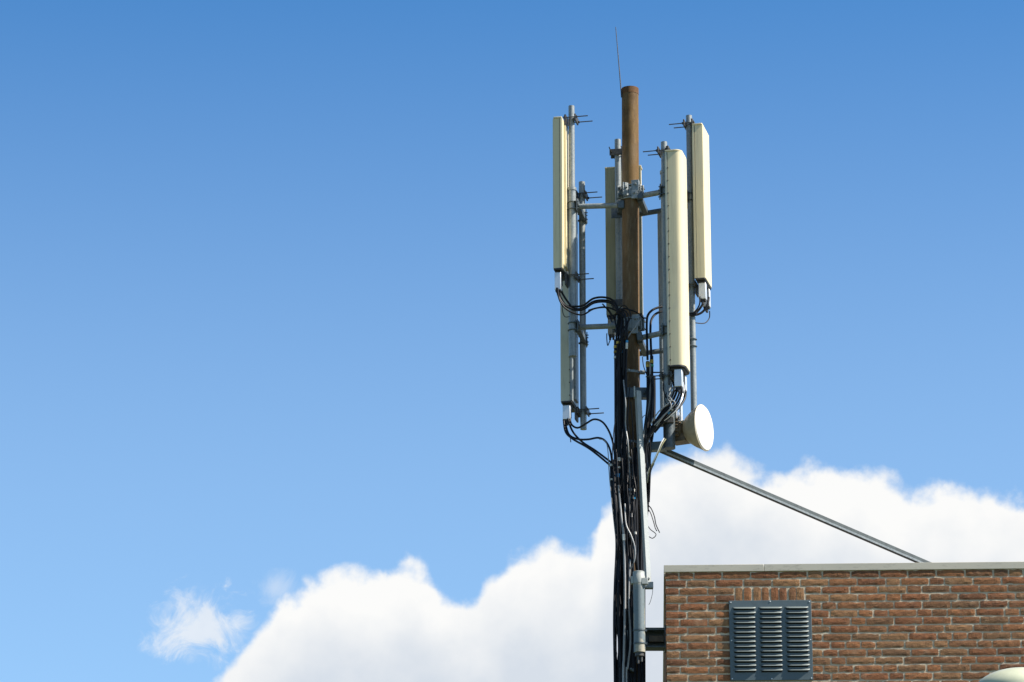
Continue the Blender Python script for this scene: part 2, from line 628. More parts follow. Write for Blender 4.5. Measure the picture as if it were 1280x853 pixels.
nrows = int(zt / COURSE)
sold0, sold1 = loc_px(919.5, 745)[0], loc_px(1005.5, 745)[0]
for r in range(nrows):
    z1 = zt - 0.004 - r * COURSE
    z0 = z1 - COURSE + J
    x = 0.0
    lead = [0.1, 0.16][r % 2] if r > 0 else 0.1
    first = True
    while x < BW - 0.04:
        if first:
            w = lead
            first = False
        elif r == 0 and x < .15:
            w = 0.105
        elif x > 1.1 and random.random() < 0.22:
            w = 0.105
        else:
            w = STR - J
        x1 = min(x + w, BW)
        fine = True
        segs = [(x, x1)]
        if r == 2:                                   # the upright bricks over the vent
            segs = [(a, b_) for a, b_ in ((x, min(x1, sold0 - J)), (max(x, sold1 + J), x1)) if b_ - a > .03]
        if z1 < vz1 + .03 and z0 > vz0 - .03:        # the opening behind the vent
            segs = [(a, b_) for a, b_ in ((x, min(x1, vx0 + .004)), (max(x, vx1 - .004), x1)) if b_ - a > .03]
        if r == 3:
            segs = [(a, b_) for a, b_ in ((x, min(x1, sold0 - J)), (max(x, sold1 + J), x1)) if b_ - a > .03]
        for a, b_ in segs:
            brick(wall, a, b_, z0, z1, fine)
        x = x1 + J
z1 = zt - 0.004 - 2 * COURSE
z0 = vz1 - 0.004
n = 8
pw = (sold1 - sold0 + J) / n
for i in range(n):
    sh = random.uniform(-.004, .004)
    brick(wall, sold0 + i * pw + sh, sold0 + (i + 1) * pw - J + sh, z0, z1 + random.uniform(-.004, .002), True)
# left flank of the building
ML = Matrix(((0, 1, 0, 0), (-1, 0, 0, 0), (0, 0, 1, 0), (0, 0, 0, 1)))     # local x -> -y, y -> x
for r in range(nrows):
    z1 = zt - 0.004 - r * COURSE
    z0 = z1 - COURSE + J
    x = -BD
    lim = -0.016
    w = [0.1, 0.16][(r + 1) % 2]
    xx = lim
    while xx > -BD + .05:
        a = max(xx - w, -BD)
        brick(wall, a, xx, z0, z1, True, ML)
        xx = a - J
        w = STR - J
# mortar backing
wall.box((BW / 2, BD / 2, zt / 2), (BW - 0.007, BD - 0.007, zt), None, 1)
wall.build('wall', [M_brick, M_mortar], B, attr=True, smooth=False)
# roof deck and coping trim in lengths
rf = MB()
rf.box((BW / 2, BD / 2, zt + 0.012), (BW - .1, BD - .1, 0.02))
rf.build('roof', M_roof, B)
joint = loc_px(955, 711)[0]
cuts = [-0.012, joint, joint + 2.6, joint + 5.2, BW + .012]
for a, b_ in zip(cuts[:-1], cuts[1:]):
    c_ = MB()
    x0_, x1_ = a + 0.0015, b_ - 0.0015
    poly = [(-.009, 0), (-.009, CAPH), (.10, CAPH + .004), (.10, CAPH - .02), (.006, CAPH - .02), (.006, 0)]
    vs = [(x0_, y, zt + z) for y, z in poly] + [(x1_, y, zt + z) for y, z in poly]
    k = len(poly)
    fs = [tuple(range(k)), tuple(range(2 * k - 1, k - 1, -1))] + [(i, (i + 1) % k, k + (i + 1) % k, k + i) for i in range(k)]
    c_.add(vs, fs)
    c_.build('roof_trim', M_cop, B, bevel=.002)
c_ = MB()
c_.box((-.001, BD / 2 + .05, zt + CAPH / 2), (.02, BD - .12, CAPH - .002))
c_.build('roof_trim', M_cop, B, bevel=.002)

# louvred vent
V = MB()
vw, vh = vx1 - vx0, vz1 - vz0
VY = -0.012
V.box(((vx0 + vx1) / 2, (VY + .01) / 2, (vz0 + vz1) / 2), (vw, .01 - VY, vh))
vent = V.build('louvred_vent', M_vent, B, bevel=.002)
bw = vw * 0.283
for k in range(3):
    lb = MB()
    xs = vx0 + vw * (0.035 + 0.319 * k) + .004
    for i in range(14):
        zt_ = vz1 - vh * 0.085 - i * vh * 0.0598
        us = [0, .018, .036, bw - .036, bw - .018, bw]
        sc_ = [0, .62, 1, 1, .62, 0]
        prof = [(0.0005, 0), (.009, -.0055), (.0165, -.013), (.0185, -.0165)]
        vs, fs = [], []
        for u, s_ in zip(us, sc_):
            for y, z in prof:
                vs.append((xs + u, VY - y * s_ - .0004, zt_ + z * (0.55 + .45 * s_)))
        for a in range(5):
            for q in range(3):
                fs.append((a * 4 + q, (a + 1) * 4 + q, (a + 1) * 4 + q + 1, a * 4 + q + 1))
        lb.add(vs, fs, 0)
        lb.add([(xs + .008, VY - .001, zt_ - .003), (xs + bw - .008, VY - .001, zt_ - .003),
                (xs + bw - .010, VY - .001, zt_ - .025), (xs + .010, VY - .001, zt_ - .025)], [(0, 1, 2, 3)], 1)  # opening, drawn past the lip so the hood's shadow is painted below it
    o = lb.build('louvre_bank', [M_hood, M_hole_shade], vent, fix=False)
    sm = o.modifiers.new('sheet', 'SOLIDIFY')
    sm.thickness = 0.0012
for fx, fz in ((.015, .985), (.5, .992), (.985, .985), (.015, .5), (.985, .5), (.015, .015), (.5, .012), (.985, .015)):
    s_ = MB()
    Mx = Matrix.Translation((vx0 + vw * fx * .985 + .005, VY - .0005, vz0 + vh * fz * .985 + .004)) @ Matrix.Rotation(pi / 2, 4, 'X')
    s_.lathe([(.0055, 0), (.005, .002), (.002, .0035)], Mx, 12)
    s_.build('screw', M_alu, vent)

# ------------------------------------------------------------------ mast
MY = 27.45
mtop = P(787.6, 112, MY)
mlow = P(789.5, 560, MY)
dirm = (mtop - mlow)
MR = 0.0698


def mast_at(z):
    t = (z - mlow.z) / dirm.z
    return mlow + dirm * t


def mz(py, Y=MY):
    return P(790, py, Y).z


mbase = mast_at(0)
A = thing('antenna_mast', 'tall rusty brown steel mast with arms and pipes, rising beside the brick building', 'mast', mbase)
INV = Matrix.Translation(-mbase)


def mpart(mb, name, m, **k):
    mb.v = [tuple(Vector(v) - mbase) for v in mb.v]
    return mb.build(name, m, A, **k)


w_ = MB()
zj = mz(243)
w_.tube([mast_at(z) for z in (0, 2, 4, 6, 8, 10, zj)], MR, 40)
pole = mpart(w_, 'pole', M_rustlow)
w_ = MB()
w_.tube([mast_at(z) for z in (zj + .001, 12.2, mtop.z - .05, mtop.z)], MR, 40)
mpart(w_, 'pole', M_rust)
w_ = MB()
w_.cyl(mast_at(mtop.z - .05), mast_at(mtop.z + .004), MR + .002, 40)
mpart(w_, 'pole_cap', mat('dark_rust', (0.12, 0.062, 0.028), .7, 0, [(30, one, .45, .7, (0.20, .11, .05), .7)], .4, spec=0.15))
# thin lightning rod beside the top
w_ = MB()
w_.tube([P(776.9, 122, MY - .03), P(776.4, 114, MY - .03), P(774, 85, MY - .03), P(769.6, 34, MY - .03)], [.005, .005, .0042, .0028], 8)
mpart(w_, 'lightning_rod', M_dark)


def ring(mb, c, r, h, seg=32, axis=None):
    a = Vector((0, 0, h / 2))
    mb.tube([Vector(c) - a, Vector(c) + a], r, seg)


def collar(py, name='mast_clamp'):
    z = mz(py)
    c = mast_at(z)
    k = MB()
    ring(k, c, MR + .010, .085)
    ring(k, c + Vector((0, 0, .055)), MR + .016, .012)
    ring(k, c - Vector((0, 0, .055)), MR + .016, .012)
    # three pairs of ears with bolts
    for a in (200, 320, 80):
        for da in (-9, 9):
            a1 = radians(a + da)
            n_ = Vector((cos(a1), sin(a1), 0))
            k.bar(c + n_ * (MR + .01), c + n_ * (MR + .055), .11, .008, up=(-n_.y, n_.x, 0))
    return k, c


for py in (243, 409):
    k, c = collar(py)
    mpart(k, 'mast_clamp', M_galv, bevel=.002)
    for a in (200, 320, 80):
        for dz in (-.032, .032):
            b_ = MB()
            t_ = Vector((-sin(radians(a)), cos(radians(a)), 0))
            n_ = Vector((cos(radians(a)), sin(radians(a)), 0))
            p = c + n_ * (MR + .036) + Vector((0, 0, dz))
            b_.cyl(p - t_ * .05, p + t_ * .05, .007, 8)
            b_.cyl(p - t_ * .034, p - t_ * .022, .015, 6)
            b_.cyl(p + t_ * .022, p + t_ * .034, .015, 6)
            mpart(b_, 'bolt', M_galvd)
# flat face plates on the camera side of the clamps
for py, mats in ((240, M_galv), (408, M_galv)):
    z = mz(py)
    c = mast_at(z)
    for dx_, w2, h2, dz, ry in ((.035, .062, .10, .018, -.25), (-.045, .05, .11, -.01, .5), (.028, .05, .07, -.06, -.2)):
        k = MB()
        Mx = Matrix.Translation(c + Vector((dx_, -MR - .028, dz))) @ Matrix.Rotation(ry, 4, 'Z')
        k.box((0, 0, 0), (w2, .010, h2), Mx)
        k.box((w2 / 2 - .005, .02, 0), (.008, .04, h2), Mx)
        k.cyl(Mx @ Vector((0, -.024, .012)), Mx @ Vector((0, .01, .012)), .006, 8)
        k.cyl(Mx @ Vector((0, -.016, .012)), Mx @ Vector((0, -.006, .012)), .013, 6)
        mpart(k, 'clamp_plate', mats, bevel=.0015)
# one arm helper
def arm(a, b_, r=.0215, m=M_galv, name='arm'):
    k = MB()
    k.tube([a, b_], r, 24)
    return mpart(k, name, m)


# upper arms
arm(P(772, 257, MY - .02), P(721.5, 258.5, MY + .05), .0225)
arm(P(799, 245.5, MY - .05), P(832, 239.5, 27.24), .023)
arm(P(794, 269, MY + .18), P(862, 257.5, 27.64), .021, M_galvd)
# lower arms
arm(P(772, 407.5, MY - .02), P(722, 409.5, MY + .05), .0225)
arm(P(799, 423, MY - .05), P(833, 415.5, 27.24), .023)
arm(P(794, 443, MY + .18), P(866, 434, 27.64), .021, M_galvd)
for y_ in (257, 408):
    k = MB()
    k.bar(P(772, y_, MY - .02), P(780, y_, MY - .02), .07, .07)
    mpart(k, 'arm_socket', M_galvd, bevel=.004)
for y_ in (245, 422):
    k = MB()
    k.bar(P(796, y_ + .5, MY - .07), P(803, y_ - .5, MY - .07), .07, .07)
    k.bar(P(800, y_ + 4, MY - .06), P(807, y_ + 21, MY + .18), .045, .045)
    mpart(k, 'arm_socket', M_galvd, bevel=.004)
# cross arms from near to far pipe on both sides
for pa, pb in (((719.5, 252, 27.42), (731.5, 277, 27.90)), ((720.5, 404, 27.42), (732, 430, 27.90))):
    k = MB()
    k.bar(P(*pa), P(*pb), .04, .05)
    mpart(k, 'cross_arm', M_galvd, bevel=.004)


def ubolt(pc, n_dir, r):
    """u-bolt plate where an arm meets a pipe"""
    k = MB()
    t_ = Vector((-n_dir.y, n_dir.x, 0))
    Mx = Matrix.Translation(pc) @ Matrix((n_dir, t_, Vector((0, 0, 1)))).transposed().to_4x4()
    k.box((-r - .006, 0, 0), (.008, .11, .10), Mx)
    for dz in (-.03, .03):
        pts = [Mx @ Vector((-r - .02, -r - .006, dz))] + \
              [Mx @ Vector(((r + .006) * sin(a), -(r + .006) * cos(a), dz)) for a in [pi * q / 8 for q in range(9)]] + \
              [Mx @ Vector((-r - .02, r + .006, dz))]
        k.tube(pts, .005, 6)
    return mpart(k, 'pipe_clamp', M_galvd)


PIPES = {}


def pipe(key, px, py, Y, top, bot, r, sleeve=None, r2=None):
    x = P(px, py, Y).x
    k = MB()
    a, b_ = Vector((x, Y, mz(top, Y))), Vector((x, Y, mz(bot, Y)))
    k.tube([a, b_], r, 24)
    o = mpart(k, 'support_pipe', M_galv)
    if sleeve:
        k = MB()
        s0 = Vector((x, Y, mz(sleeve, Y)))
        k.tube([s0, b_ - Vector((0, 0, .012))], r2, 24)
        k.tube([s0 - Vector((0, 0, .012)), s0 + Vector((0, 0, .012))], r2 + .005, 24)
        mpart(k, 'pipe_sleeve', M_galv)
    PIPES[key] = (x, Y, r2 or r)
    return x


pipe('A', 715.3, 300, 27.42, 133, 444, .0255, 237, .0325)
pipe('D', 727.8, 300, 27.86, 228, 537, .0265)
pipe('E', 773.2, 280, 27.72, 175, 402, .0265)
pipe('C', 831.8, 300, 27.20, 178, 506, .0255, 216, .0325)
pipe('B', 863.8, 300, 27.62, 145, 514, .0255)
pipe('F', 827.2, 400, 27.78, 262, 520, .0245)
for key, ys, nd_ in (('A', (258, 409), (-1, 0)), ('D', (272, 425), (-1, 0)), ('C', (240, 414), (1, 0)), ('B', (247, 429), (1, 0)), ('E', (267, 410), (.2, 1))):
    x, Y, r = PIPES[key]
    for y_ in ys:
        ubolt(Vector((x, Y, mz(y_, Y))), Vector((nd_[0], nd_[1], 0)).normalized(), r)
# arm to the far middle pipe
for y_ in (257, 408):
    k = MB()
    k.bar(P(781, y_, MY + .05), P(773, y_ + 9, 27.70), .04, .04)
    mpart(k, 'cross_arm', M_galvd, bevel=.004)

# beam fixing the mast to the building
zb = mz(800, MY + .05)
zc = mast_at(zb)
k = MB()
X0, X1 = zc.x + .09, bx0 + .02
Yb = MY + .02
for dz, hh in ((.072, .010), (-.078, .010)):
    k.box(((X0 + X1) / 2, Yb, zb + dz), (X1 - X0, .13, hh))
k.box(((X0 + X1) / 2, Yb + .03, zb), (X1 - X0, .010, .14))
k.box(((X0 + X1) / 2 + .01, Yb - .01, zb - .005), (X1 - X0 - .06, .04, .05), None, 1)
k.box(((X0 + X1) / 2, Yb - .062, zb + .062), (X1 - X0, .006, .012))
k.box((X0 + .006, Yb - .02, zb), (.012, .15, .20))
k.box((X1 - .012, Yb, zb), (.012, .16, .19))
mpart(k, 'wall_bracket', [M_beam, M_brownc], bevel=.002)
k = MB()
ring(k, mast_at(zb), MR + .012, .10)
k.box((zc.x + .075, MY, zb), (.05, .05, .09))
mpart(k, 'mast_clamp', M_beam, bevel=.002)
# bracket that carries the angled bar
z = mz(495)
c = mast_at(z)
k = MB()
k.box((c.x + .045, MY - MR - .018, z + .0), (.225, .012, .085))
k.box((c.x + .09, MY - MR + .03, z - .012), (.10, .012, .07))
k.cyl((c.x + .10, MY - MR - .045, z - .005), (c.x + .10, MY - MR + .02, z - .005), .008, 8)
k.cyl((c.x + .10, MY - MR - .036, z - .005), (c.x + .10, MY - MR - .024, z - .005), .015, 6)
mpart(k, 'bar_bracket', M_galvd, bevel=.002)
for py in (467, 555):
    k = MB()
    c = mast_at(mz(py))
    ring(k, c, MR + .003, .02)
    k.cyl(c + Vector((.07, -.03, 0)), c + Vector((.11, -.03, -.002)), .018, 10)
    k.cyl(c + Vector((-.05, -MR - .005, 0)), c + Vector((-.02, -MR - .03, .0)), .01, 8)
    mpart(k, 'pipe_strap', M_galv)
k = MB()
c = mast_at(mz(467))
k.cyl(c + Vector((.09, -.03, 0)), P(842, 466, 27.3), .006, 8)
mpart(k, 'spacer_rod', M_dark)
# cable hangers down the mast
for py in (583, 628, 681, 748, 845):
    c = mast_at(mz(py))
    k = MB()
    w0 = random.uniform(.08, .13)
    k.box((c.x - .05, MY - .10, c.z), (w0 * 1.5, .012, .018))
    k.box((c.x - .05 + w0 * .5, MY - .155, c.z), (.02, .10, .022))
    k.cyl((c.x - .02, MY - .25, c.z), (c.x - .02, MY - .07, c.z), .006, 8)
    k.cyl((c.x - .02, MY - .245, c.z), (c.x - .02, MY - .23, c.z), .010, 6)
    mpart(k, 'cable_hanger', M_galvd)

# ------------------------------------------------------------------ panel antennas
def rounded(d_, w_2, r, n=6, back=.0):
    """outline in (n, w): back flat at n=0, front at n=d_ with rounded corners"""
    pts = [(back, -w_2), (back, w_2)]
    pts = [(0, w_2 * -1), ]
    out = [(0, -w_2)]
    for i in range(n + 1):
        a = -pi / 2 + (pi / 2) * i / n
        out.append((d_ - r + r * cos(a), -w_2 + r + r * sin(a)))
    for i in range(n + 1):
        a = (pi / 2) * i / n
        out.append((d_ - r + r * cos(a), w_2 - r + r * sin(a)))
    out.append((0, w_2))
    return out


def antenna(key, label, backpx, py, Y, top, bot, width, depth, yaw, r, m_rad, m_back, clamps, boxes=((-.3, .15), (.3, .15)), rivets=True, m_box=M_alu):
    """yaw: world angle of the radiating face's normal"""
    x = P(backpx, py, Y).x
    n_ = Vector((cos(yaw), sin(yaw), 0))
    wv = Vector((-sin(yaw), cos(yaw), 0))
    near = Y - abs(wv.y) * width / 2
    zt_, zb_ = mz(top, near), mz(bot, near)
    T = thing('panel_antenna', label, 'antenna', (x, Y, zb_), yaw, 'panel antennas on the mast')
    H = zt_ - zb_
    hw = width / 2
    k = MB()
    k.prism(rounded(depth, hw, r), .012, H - .012)
    k.build('radome', m_rad, T, bevel=.002)
    k = MB()
    k.box((-.004, 0, H / 2), (.016, width + .012, H - .03))
    k.box((-.018, 0, H / 2), (.020, width * .45, H - .10))
    k.box((.007, 0, H / 2), (.004, width + .004, H - .034), None, 1)
    if rivets:
        for s_ in (-1, 1):
            for i in range(int(H / .11)):
                z = .06 + i * .11
                k.cyl((.010, s_ * hw * 1.0, z), (.010, s_ * (hw + .008), z), .0045, 8, 1)
    k.build('back_plate', [m_back, M_dark], T)
    k = MB()
    k.prism([(a * 1.05 - .010, b_ * 1.06) for a, b_ in rounded(depth, hw, r)], H - .012, H)
    k.build('top_cap', m_rad, T, bevel=.002)
    k = MB()
    k.prism([(a * 1.02 - .006, b_ * 1.03) for a, b_ in rounded(depth, hw, r)], 0, .014)
    k.prism([(a * .8 + depth * .06, b_ * .8) for a, b_ in rounded(depth, hw, r)], -.014, 0.001)
    k.build('bottom_cap', M_blackm, T, bevel=.002)
    for off, hgt in boxes:
        k = MB()
        cx = depth * .5
        k.box((cx, off * width, -.014 - hgt / 2), (min(.062, depth * .75), .058, hgt))
        bx = k.build('connector_box', m_box, T, bevel=.004)
        k = MB()
        k.box((cx, off * width, -.016 - hgt - .004), (min(.052, depth * .6), .048, .014))
        for q in (-.014, .014):
            k.cyl((cx, off * width + q, -.02 - hgt), (cx, off * width + q, -.055 - hgt), .010, 10)
        k.build('connector', M_blackm, bx)
    for i in range(2):
        k = MB()
        cy = random.uniform(-.02, .02)
        k.cyl((depth * .45, cy + (i - .5) * .045, 0), (depth * .45, cy + (i - .5) * .045, -.085), .012, 10)
        k.build('connector', M_blackm, T)
    # clamps on the support pipe
    px_, pY, pr = PIPES[key]
    rel = Vector((px_ - x, pY - Y, 0))
    pn, pw_ = rel.dot(n_), rel.dot(wv)
    for cp in clamps:
        z = mz(cp, pY) - zb_
        k = MB()
        k.box((pn + pr + .010, pw_, z), (.014, .13, .055))
        k.box((pn - pr - .008, pw_, z), (.012, .13, .055))
        k.box(((pn + pr + .01 - .02) / 2, pw_ - .03, z), (abs(pn + pr + .03), .008, .075))
        k.box(((pn + pr + .01 - .02) / 2, pw_ + .03, z), (abs(pn + pr + .03), .008, .075))
        k.box((-.02, 0, z - .03), (.015, .10, .10))
        br = k.build('tilt_bracket', M_dark, T, bevel=.002)
        k = MB()
        for s_ in (-1, 1):
            k.cyl((pn + pr + .03, pw_ + s_ * .052, z + s_ * .004), (pn - pr - .125 + .01 * s_, pw_ + s_ * .052, z + s_ * .004), .0048, 8)
            for q in (pn + pr + .02, pn - pr - .02):
                k.cyl((q - .005, pw_ + s_ * .052, z + s_ * .004), (q + .006, pw_ + s_ * .052, z + s_ * .004), .0115, 6)
        k.build('threaded_rod', M_dark, br)
    return T


LF = pi - radians(12)
RF = -radians(14)
antenna('A', 'slim cream panel antenna high on the left, topmost on the left side', 705, 240, 27.42, 146, 337, .27, .068, LF, .012,
        M_cream, M_cream, (150, 347), ((.32, .15),), False)
antenna('D', 'weathered grey-cream panel antenna low on the left, partly behind the higher left one', 717, 400, 27.86, 246, 503, .27, .088, LF, .015,
        M_creamold, M_galv, (245, 515), ((.3, .12),))
antenna('E', 'panel antenna behind the mast, seen from its olive weathered back', 779.5, 280, 27.86, 207, 394, .29, .10, pi / 2 - radians(10), .02,
        M_cream, M_olive, (192, 380), ((.40, .13),), False, mat('beige_box', (.34, .31, .26), .6))
antenna('C', 'longest cream panel antenna with a rounded face and a rivet line, nearest on the right', 838.5, 320, 27.20, 188, 459, .25, .128, RF, .055,
        M_cream, M_creamold, (190, 471), ((-.28, .145), (.34, .13)))
antenna('B', 'slim cream panel antenna high on the far right with a bright white side', 872.3, 250, 27.62, 155, 350, .27, .080, RF, .010,
        M_cream, M_cream, (156, 358), ((-.25, .14), (.36, .15)), False)

# ------------------------------------------------------------------ dish
DY = 27.32
dc = P(880, 535, DY)
da = -radians(90 - 64)
dn = Vector((cos(da), sin(da), 0))
Dsh = thing('microwave_dish', 'small round white microwave dish low on the right side of the mast', 'dish antenna', (dc.x, dc.y, dc.z), da)
RX = Matrix.Rotation(pi / 2, 4, 'Y')      # local z -> +x


def xl(prof, m, name, par, **k):
    q = MB()
    q.lathe(prof, RX, 48)
    return q.build(name, m, par, **k)


xl([(.186, -.006), (.188, 0), (.180, .008), (.12, .014), (.05, .017), (.005, .018)], M_dish, 'dish_cover', Dsh)
xl([(.1885, -.0075), (.1905, -.006), (.1905, -.001), (.188, .0005)], M_dishb, 'rim', Dsh)
xl([(.085, -.150), (.105, -.135), (.150, -.075), (.182, -.018), (.1885, -.0065)], M_dishb, 'shroud', Dsh)
xl([(.050, -.245), (.062, -.24), (.062, -.205), (.078, -.20), (.078, -.175), (.068, -.17), (.085, -.151)], M_brownc, 'radio_unit', Dsh)
k = MB()
k.box((-.205, .0, -.065), (.13, .12, .07))
k.box((-.235, -.02, .02), (.09, .13, .16))
for i in range(6):
    k.box((-.235 + .0, -.09, -.05 + i * .026), (.085, .014, .008))
k.build('radio_housing', M_brownc, Dsh, bevel=.006)
k = MB()
k.box((-.20, -.05, .115), (.012, .10, .06))
k.box((-.165, -.06, .12), (.010, .012, .16))
k.box((-.235, -.07, .10), (.11, .012, .02))
k.box((-.225, -.07, .145), (.05, .04, .12))
k.cyl((-.17, -.07, .06), (-.17, -.07, .22), .012, 10)
k.cyl((-.25, -.075, .07), (-.13, -.075, .055), .007, 8)
k.build('adjusting_bracket', M_alu, Dsh, bevel=.002)
# its post and the tube that holds it
px0 = P(836.5, 540, DY).x
k = MB()
za, zb2 = mz(512, DY), mz(561, DY)
k.tube([(px0, DY, za), (px0, DY, zb2)], .048, 28)
mpart(k, 'dish_post', M_galvd)
k = MB()
k.box((px0 - .03, DY - .0, (za + zb2) / 2 + .06), (.13, .13, .05))
mpart(k, 'post_clamp', M_dark, bevel=.003)
k = MB()
k.bar(P(790, 561, DY + .12), P(832, 558, DY + .03), .075, .07)
mpart(k, 'post_arm', M_beam, bevel=.005)

# ------------------------------------------------------------------ stays
SB = P(836, 565, 27.42)
SE_ = None
zr = zt + .02
SEpx = (1160 + (1160 - 836) * .45, 707 + (703 - 565) * .45)
dd = ray(*SEpx)
SE_ = EYE + dd * ((zr - EYE.z) / dd.z)
print('stay end', SE_)
SB2 = P(818, 559, 27.42)
M_staym = mat('dull_zinc_steel', (0.085, 0.105, 0.11), 0.55, 0.2, [(30, one, .45, .65, (0.055, 0.065, 0.07), .8)], 0.2)
T = thing('stay_bar', 'long grey steel angle bar sloping from the mast down to the flat brick roof', 'stay', SE_)
k = MB()
axis = (SE_ - SB2).normalized()
upv = Vector((0, 0, 1))
side = axis.cross(upv).normalized()
upp = side.cross(axis)
# angle section: lying flange and standing flange
def off(p, a, b_):
    return p + side * a + upp * b_ - SE_
def flange(a0, a1, b0, b1):
    vs = [off(SB2, a0, b0), off(SB2, a1, b0), off(SB2, a1, b1), off(SB2, a0, b1),
          off(SE_, a0, b0), off(SE_, a1, b0), off(SE_, a1, b1), off(SE_, a0, b1)]
    k.add(vs, [(3, 2, 1, 0), (4, 5, 6, 7), (0, 1, 5, 4), (1, 2, 6, 5), (2, 3, 7, 6), (3, 0, 4, 7)])
flange(.000, .006, .000, .030)
flange(-.030, -.001, .024, .030)
k.build('angle_bar', M_staym, T)
k = MB()
flange(.000, .014, -.005, .000)
flange(.010, .014, -.016, -.005)
k.build('lower_lip', M_galv, T)
k = MB()
flange(-.020, .009, -.019, -.006)
k.build('channel_shade', M_blackm, T)  # black strip standing in for shade inside the channel recess
k = MB()
k.box((0, 0, .004), (.22, .18, .008))
k.box((0, 0, .05), (.01, .10, .09))
k.cyl((.07, .05, 0), (.07, .05, .03), .01, 8)
k.cyl((-.07, .05, 0), (-.07, .05, .03), .01, 8)
k.build('foot_plate', M_galv, T, bevel=.002)

# the flatter bar in front of the mast
F0 = P(797.2, 489, 27.24)
F1 = P(810.0, 731, 27.18)
T = thing('support_bar', 'pale grey square steel bar leaning down in front of the mast beside the cables', 'bar', F1)
k = MB()
k.bar(F0 - F1, Vector((0, 0, 0)), .044, .036, up=(.50, -.87, 0))
k.bar(F0 - F1 + Vector((-.028, -.01, .03)), F0 - F1 + Vector((-.026, -.01, -.06)), .012, .06, up=(0, 1, 0))
k.build('bar', M_pale, T, bevel=.003)
k = MB()
k.box((.008, -.008, -.01), (.065, .055, .05))
k.box((-.035, .01, .045), (.10, .018, .035))
k.cyl((.005, -.05, .04), (.005, .0, .04), .008, 8)
k.build('foot_bracket', M_galv, T, bevel=.003)

# grey pipe strapped to the mast
CY = 27.08
c0, c1 = P(798.0, 715, CY), P(799.8, 816, CY)
c0.x = c1.x = (c0.x + c1.x) / 2
T = thing('conduit_pipe', 'short thick grey upright pipe with pale collar, beside the wall bracket', 'pipe', c1)
k = MB()
k.tube([(0, 0, 0), (0, 0, (c0 - c1).z - .02)], .0455, 32)
k.build('pipe', M_conduit, T)
k = MB()
H = (c0 - c1).z
k.tube([(0, 0, H - .10), (0, 0, H - .035), (0, 0, H - .03), (0, 0, H)], [.0465, .050, .0465, .0465], 32)
k.box((-.052, 0, H - .07), (.02, .05, .06))
k.box((.045, -.03, H - .085), (.05, .03, .05))
k.build('collar', mat('pale_collar', (.36, .38, .37), .5, 0, [(40, one, .5, .7, (.3, .3, .28), .6)]), T, bevel=.003)
for z in (.07, .175):
    k = MB()
    k.tube([(0, 0, z - .006), (0, 0, z + .006)], .050, 28)
    k.box((.05, -.01, z), (.02, .02, .016))
    k.build('strap', M_galvd, T)
k = MB()
k.tube([(0, 0, -.03), (0, 0, .0)], .036, 20)
k.cyl((-.012, -.01, -.09), (-.012, -.01, -.02), .010, 10)
k.cyl((.014, -.01, -.075), (.014, -.01, -.02), .010, 10)
k.build('end_plug', M_dark, T)

# ------------------------------------------------------------------ cables
def cable(pts, r, m, label, cat='cable', group=None, bands=(), name='cable', raw=False):
    w = [Vector(p) if raw else P(*p) for p in pts]
    sp = smoothpath(w, 7)
    k = MB()
    k.tube(sp, r, 9)
    o = k.build(name, m)
    tag(o, label, cat, group)
    for py, bm_, hh in bands:
        z = mz(py, 27.3)
        best = min(range(1, len(sp) - 1), key=lambda i: abs(sp[i].z - z))
        a = sp[best]
        t_ = (sp[best + 1] - sp[best - 1]).normalized()
        q = MB()
        q.tube([a - t_ * hh / 2, a + t_ * hh / 2], r + .0022, 12)
        q.build('marker_band', bm_, o)
    return o


GF = 'thick feeder cables running down the mast'
zg = 0.02


def feeder(xs, r=.0135, m=M_black, label=None, bands=(), group=GF, seed=0):
    """xs: list of (px,py,Y); carried on straight down to the ground below the frame"""
    pts = [P(*q) for q in xs]
    last = pts[-1]
    for z in (6.5, 4.5, 2.5, .3):
        if z < last.z - .3:
            pts.append(Vector((last.x + random.uniform(-.01, .01), last.y + random.uniform(-.01, .01), z)))
    return cable(pts, r, m, label, group=group, bands=bands, raw=True)


LBL_L = 'black feeder cable among those hugging the left side of the mast'
# left bundle: (x at 430, x at 560, x at 600, x at 680, x at 760, x at 853, Y)
left = [
    (769.5, 770.0, 768.5, 772, 769.5, 770.0, 27.30, .0145),
    (773.0, 773.5, 772.0, 775, 773.0, 773.5, 27.26, .0150),
    (777.0, 777.0, 776.0, 779, 777.0, 778.0, 27.31, .0150),
    (781.0, 780.5, 780.5, 783, 781.0, 782.5, 27.28, .0140),
    (771.0, 772.0, 774.0, 777, 775.0, 776.0, 27.42, .0150),
    (776.0, 776.0, 778.0, 785, 784.5, 786.0, 27.40, .0150),
]
for i, (a, b1, c1_, d1_, e1, f1, Y, r) in enumerate(left):
    j = lambda s=1.0: random.uniform(-s, s)
    bands = []
    if i == 0:
        bands = [(432, M_yel, .022), (438, M_yel, .02), (443, M_yel, .02), (448, M_white, .018), (595, M_white, .02)]
    if i == 1:
        bands = [(433, M_yel, .02), (579, M_white, .03), (588, M_white, .015), (596, M_blue, .03)]
    if i == 2:
        bands = [(432, M_yel, .03), (442, M_blue, .024)]
    feeder([(a, 425, Y), (a + j(.5), 470, Y), (b1, 530, Y), (b1 + j(.7), 565, Y), (c1_, 600, Y), (c1_ + 1 + j(1.3), 640, Y + j(.02)),
            (d1_, 690, Y), (e1 + j(1), 730, Y + j(.02)), (e1, 770, Y), (e1 + j(1.5), 810, Y + j(.02)), (f1, 856, Y)], r, M_black, LBL_L, bands)
